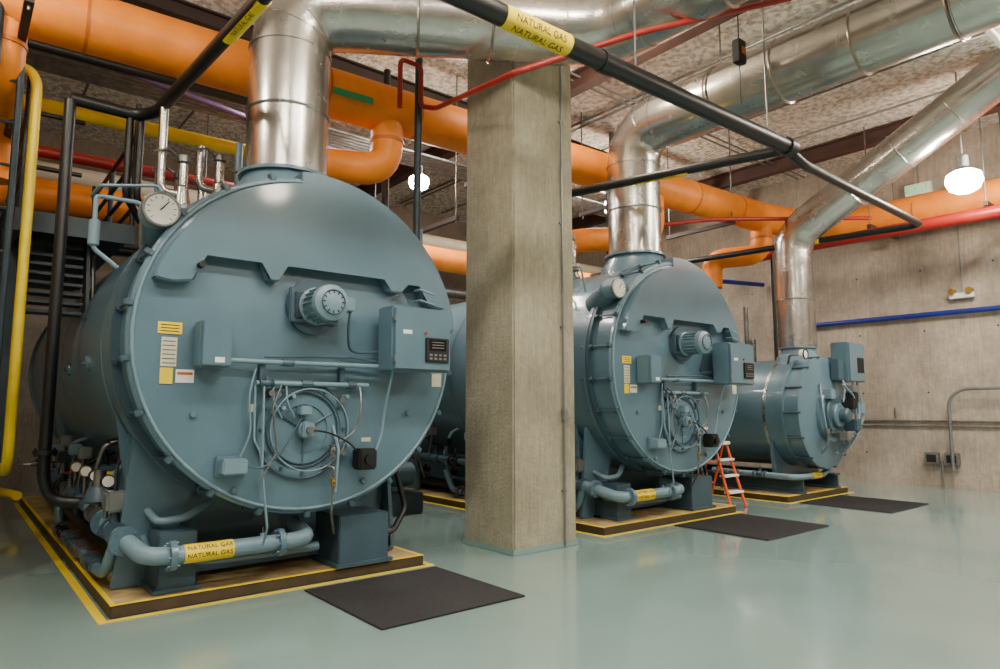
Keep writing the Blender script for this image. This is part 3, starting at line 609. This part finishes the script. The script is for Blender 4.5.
for x in (.01,.32): cyl(p,'ladder_rail',(x,7.4,.0),(x,7.4,5.2),.03,'platform',seg=10)
# ------------------------------------------------------------------ pendants
def pendant(x,y,z,r=.25):
    e=empty('pendant_lamp',(x,y,z))
    lathe(e,'lamp_globe',(x,y,z),(0,0,1),[(-r*.8,0),(-r*.78,r*.45),(-r*.55,r*.82),(-r*.1,r),(r*.35,r*.92),(r*.55,r*.6)],'lamp',20,3)
    lathe(e,'lamp_hood',(x,y,z),(0,0,1),[(r*.5,r*.55),(r*.62,r*.55),(r*.8,r*.36),(r*1.5,r*.33),(r*1.65,r*.15)],'steeld',20)
    cyl(e,'lamp_rod',(x,y,z+r*1.6),(x,y,H),.012,'steeld',seg=8)
pendant(5.75,9.1,5.2,.17)
for q in ((11.9,3.2,5.0),(6.3,5.6,6.2),(0.3,2.4,5.6),(3.4,2.2,5.7),(9.6,1.4,5.8),(4.5,-1.5,5.6),(10,-2,5.6),(10.3,8.8,5.6),(-.8,6.0,5.6)): pendant(*q)
def fill_strip(x,y,z=5.9,L=1.6):  # added fill: area lamps given strip-fixture bodies to soften the room light
    e=empty('added_fill_fixture',(x,y,z)); box(e,'fill_fixture_body',(x,y,z+.06),(L,.3,.08),'white',.01)
    for dy in (-.07,.07): cyl(e,'fill_fixture_tube',(x-L/2+.05,y+dy,z),(x+L/2-.05,y+dy,z),.02,'white')
    for dx in (-.5,.5): cyl(e,'rod',(x+dx,y,z+.1),(x+dx,y,H-.01),.008,'steeld',seg=6)
    l=bpy.data.lights.new('fill_area_light','AREA'); l.shape='RECTANGLE'; l.size=L; l.size_y=.3; l.energy=130; l.color=(1,.96,.9)
    ob=bpy.data.objects.new('fill_area_light',l); COL.objects.link(ob); ob.parent=e; ob.location=(0,0,-.04)
for x in (-1.2,2.4,9.8,12.0):
    for y in (2.0,-1.6): fill_strip(x,y)
for x in (3.9,6.4,10.6): fill_strip(x,9.3,6.1,1.2)
# ------------------------------------------------------------------ wall items
w=empty('wall_conduit_run',(14.6,3,1.5)); wx=14.66
sweep(w,'conduit',[(wx,6.5,1.25),(wx,-4.8,1.25)],.018,'steeld'); sweep(w,'conduit',[(wx,6.5,1.15),(wx,-4.8,1.15)],.018,'steeld')
sweep(w,'conduit_riser',[(14.45,4.40,.35),(14.45,4.40,1.65),(14.45,4.2,1.85),(14.45,2.5,1.87)],.03,'grey',f=.18)
box(w,'outlet_box',(14.6,4.78,.55),(.12,.24,.22),'grey',.01); box(w,'outlet_box',(14.6,4.45,.55),(.12,.24,.22),'grey',.01); box(w,'outlet_cover',(14.535,4.45,.55),(.01,.16,.14),'ink'); box(w,'outlet_cover',(14.535,4.78,.55),(.01,.16,.14),'ink')
sweep(w,'conduit',[(14.6,4.62,.5),(14.6,4.62,.02)],.02,'grey'); sweep(w,'conduit',[(wx,5.4,1.3),(wx,5.4,1.5)],.015,'steeld')
s=empty('exit_sign',(14.3,4.6,5.35)); 
box(s,'sign_body',(14.3,4.6,5.72),(.1,.46,.22),'white',.01); flat_text(s,'sign_text','EXIT',.21,(14.245,4.6,5.72),(0,-1,0),(0,0,1),'green'); cyl(s,'sign_stem',(14.3,4.6,5.8),(14.3,4.6,H),.015,'grey')
em=empty('emergency_light',(14.5,4,3.6)); box(em,'battery_box',(14.6,4.1,3.6),(.12,.4,.1),'white',.01)
for dy in (-.14,.14): cyl(em,'lamp_head',(14.58,4.1+dy,3.68),(14.48,4.1+dy,3.68),.06,'brass')
cyl(em,'feed_conduit',(14.64,4.1,3.65),(14.64,4.1,5.6),.012,'grey')
ht=empty('hanging_hoist_pendant',(7.4,4.2,5)); cyl(ht,'chain',(6.85,3.95,5.75),(6.85,3.95,H),.008,'ink',seg=6); box(ht,'pendant_body',(6.85,3.95,5.62),(.15,.1,.28),'ink',.01); box(ht,'pendant_tag',(6.85,3.89,5.62),(.08,.01,.08),'orangeb'); cyl(ht,'lower_chain',(6.85,3.95,5.5),(6.85,3.95,5.0),.006,'ink',seg=6)
# ------------------------------------------------------------------ step ladder
l=empty('step_ladder',(9.35,5.85,0)); lx,ly=9.30,5.95
for dx in (-.2,.2):
    cyl(l,'front_rail',(lx+dx,ly-.28,.01),(lx+dx*.8,ly,.95),.022,'ladder',seg=8); cyl(l,'rear_rail',(lx+dx,ly+.35,.01),(lx+dx*.8,ly+.05,.95),.018,'ladder',seg=8)
for i in range(3):
    t=(i+1)/4; box(l,'tread',(lx,ly-.28+.28*t,.95*t),(.38,.1,.03),'white')
box(l,'top_cap',(lx,ly+.03,.96),(.36,.2,.05),'white',.01)
for t in (.35,.7): cyl(l,'rear_brace',(lx-.19,ly+.35-.3*t,.95*t),(lx+.19,ly+.35-.3*t,.95*t),.012,'ladder',seg=8)
# ------------------------------------------------------------------ world and camera
wd=bpy.data.worlds.new('world'); scene.world=wd; wd.use_nodes=True; wd.node_tree.nodes['Background'].inputs[0].default_value=(.5,.48,.45,1); wd.node_tree.nodes['Background'].inputs[1].default_value=.3
A=math.radians(39.4); pt=math.atan(73.5/670)
fh=V((math.sin(A),math.cos(A),0)); r=V((math.cos(A),-math.sin(A),0)); F=fh*math.cos(pt)+V((0,0,math.sin(pt))); U=-fh*math.sin(pt)+V((0,0,math.cos(pt)))
cam=bpy.data.cameras.new('camera'); cam.lens=24.12; cam.sensor_width=36; cam.clip_start=.05
co=bpy.data.objects.new('camera',cam); COL.objects.link(co)
mt=Matrix(((r.x,U.x,-F.x,0),(r.y,U.y,-F.y,0),(r.z,U.z,-F.z,1.5),(0,0,0,1))); co.matrix_world=mt
scene.camera=co
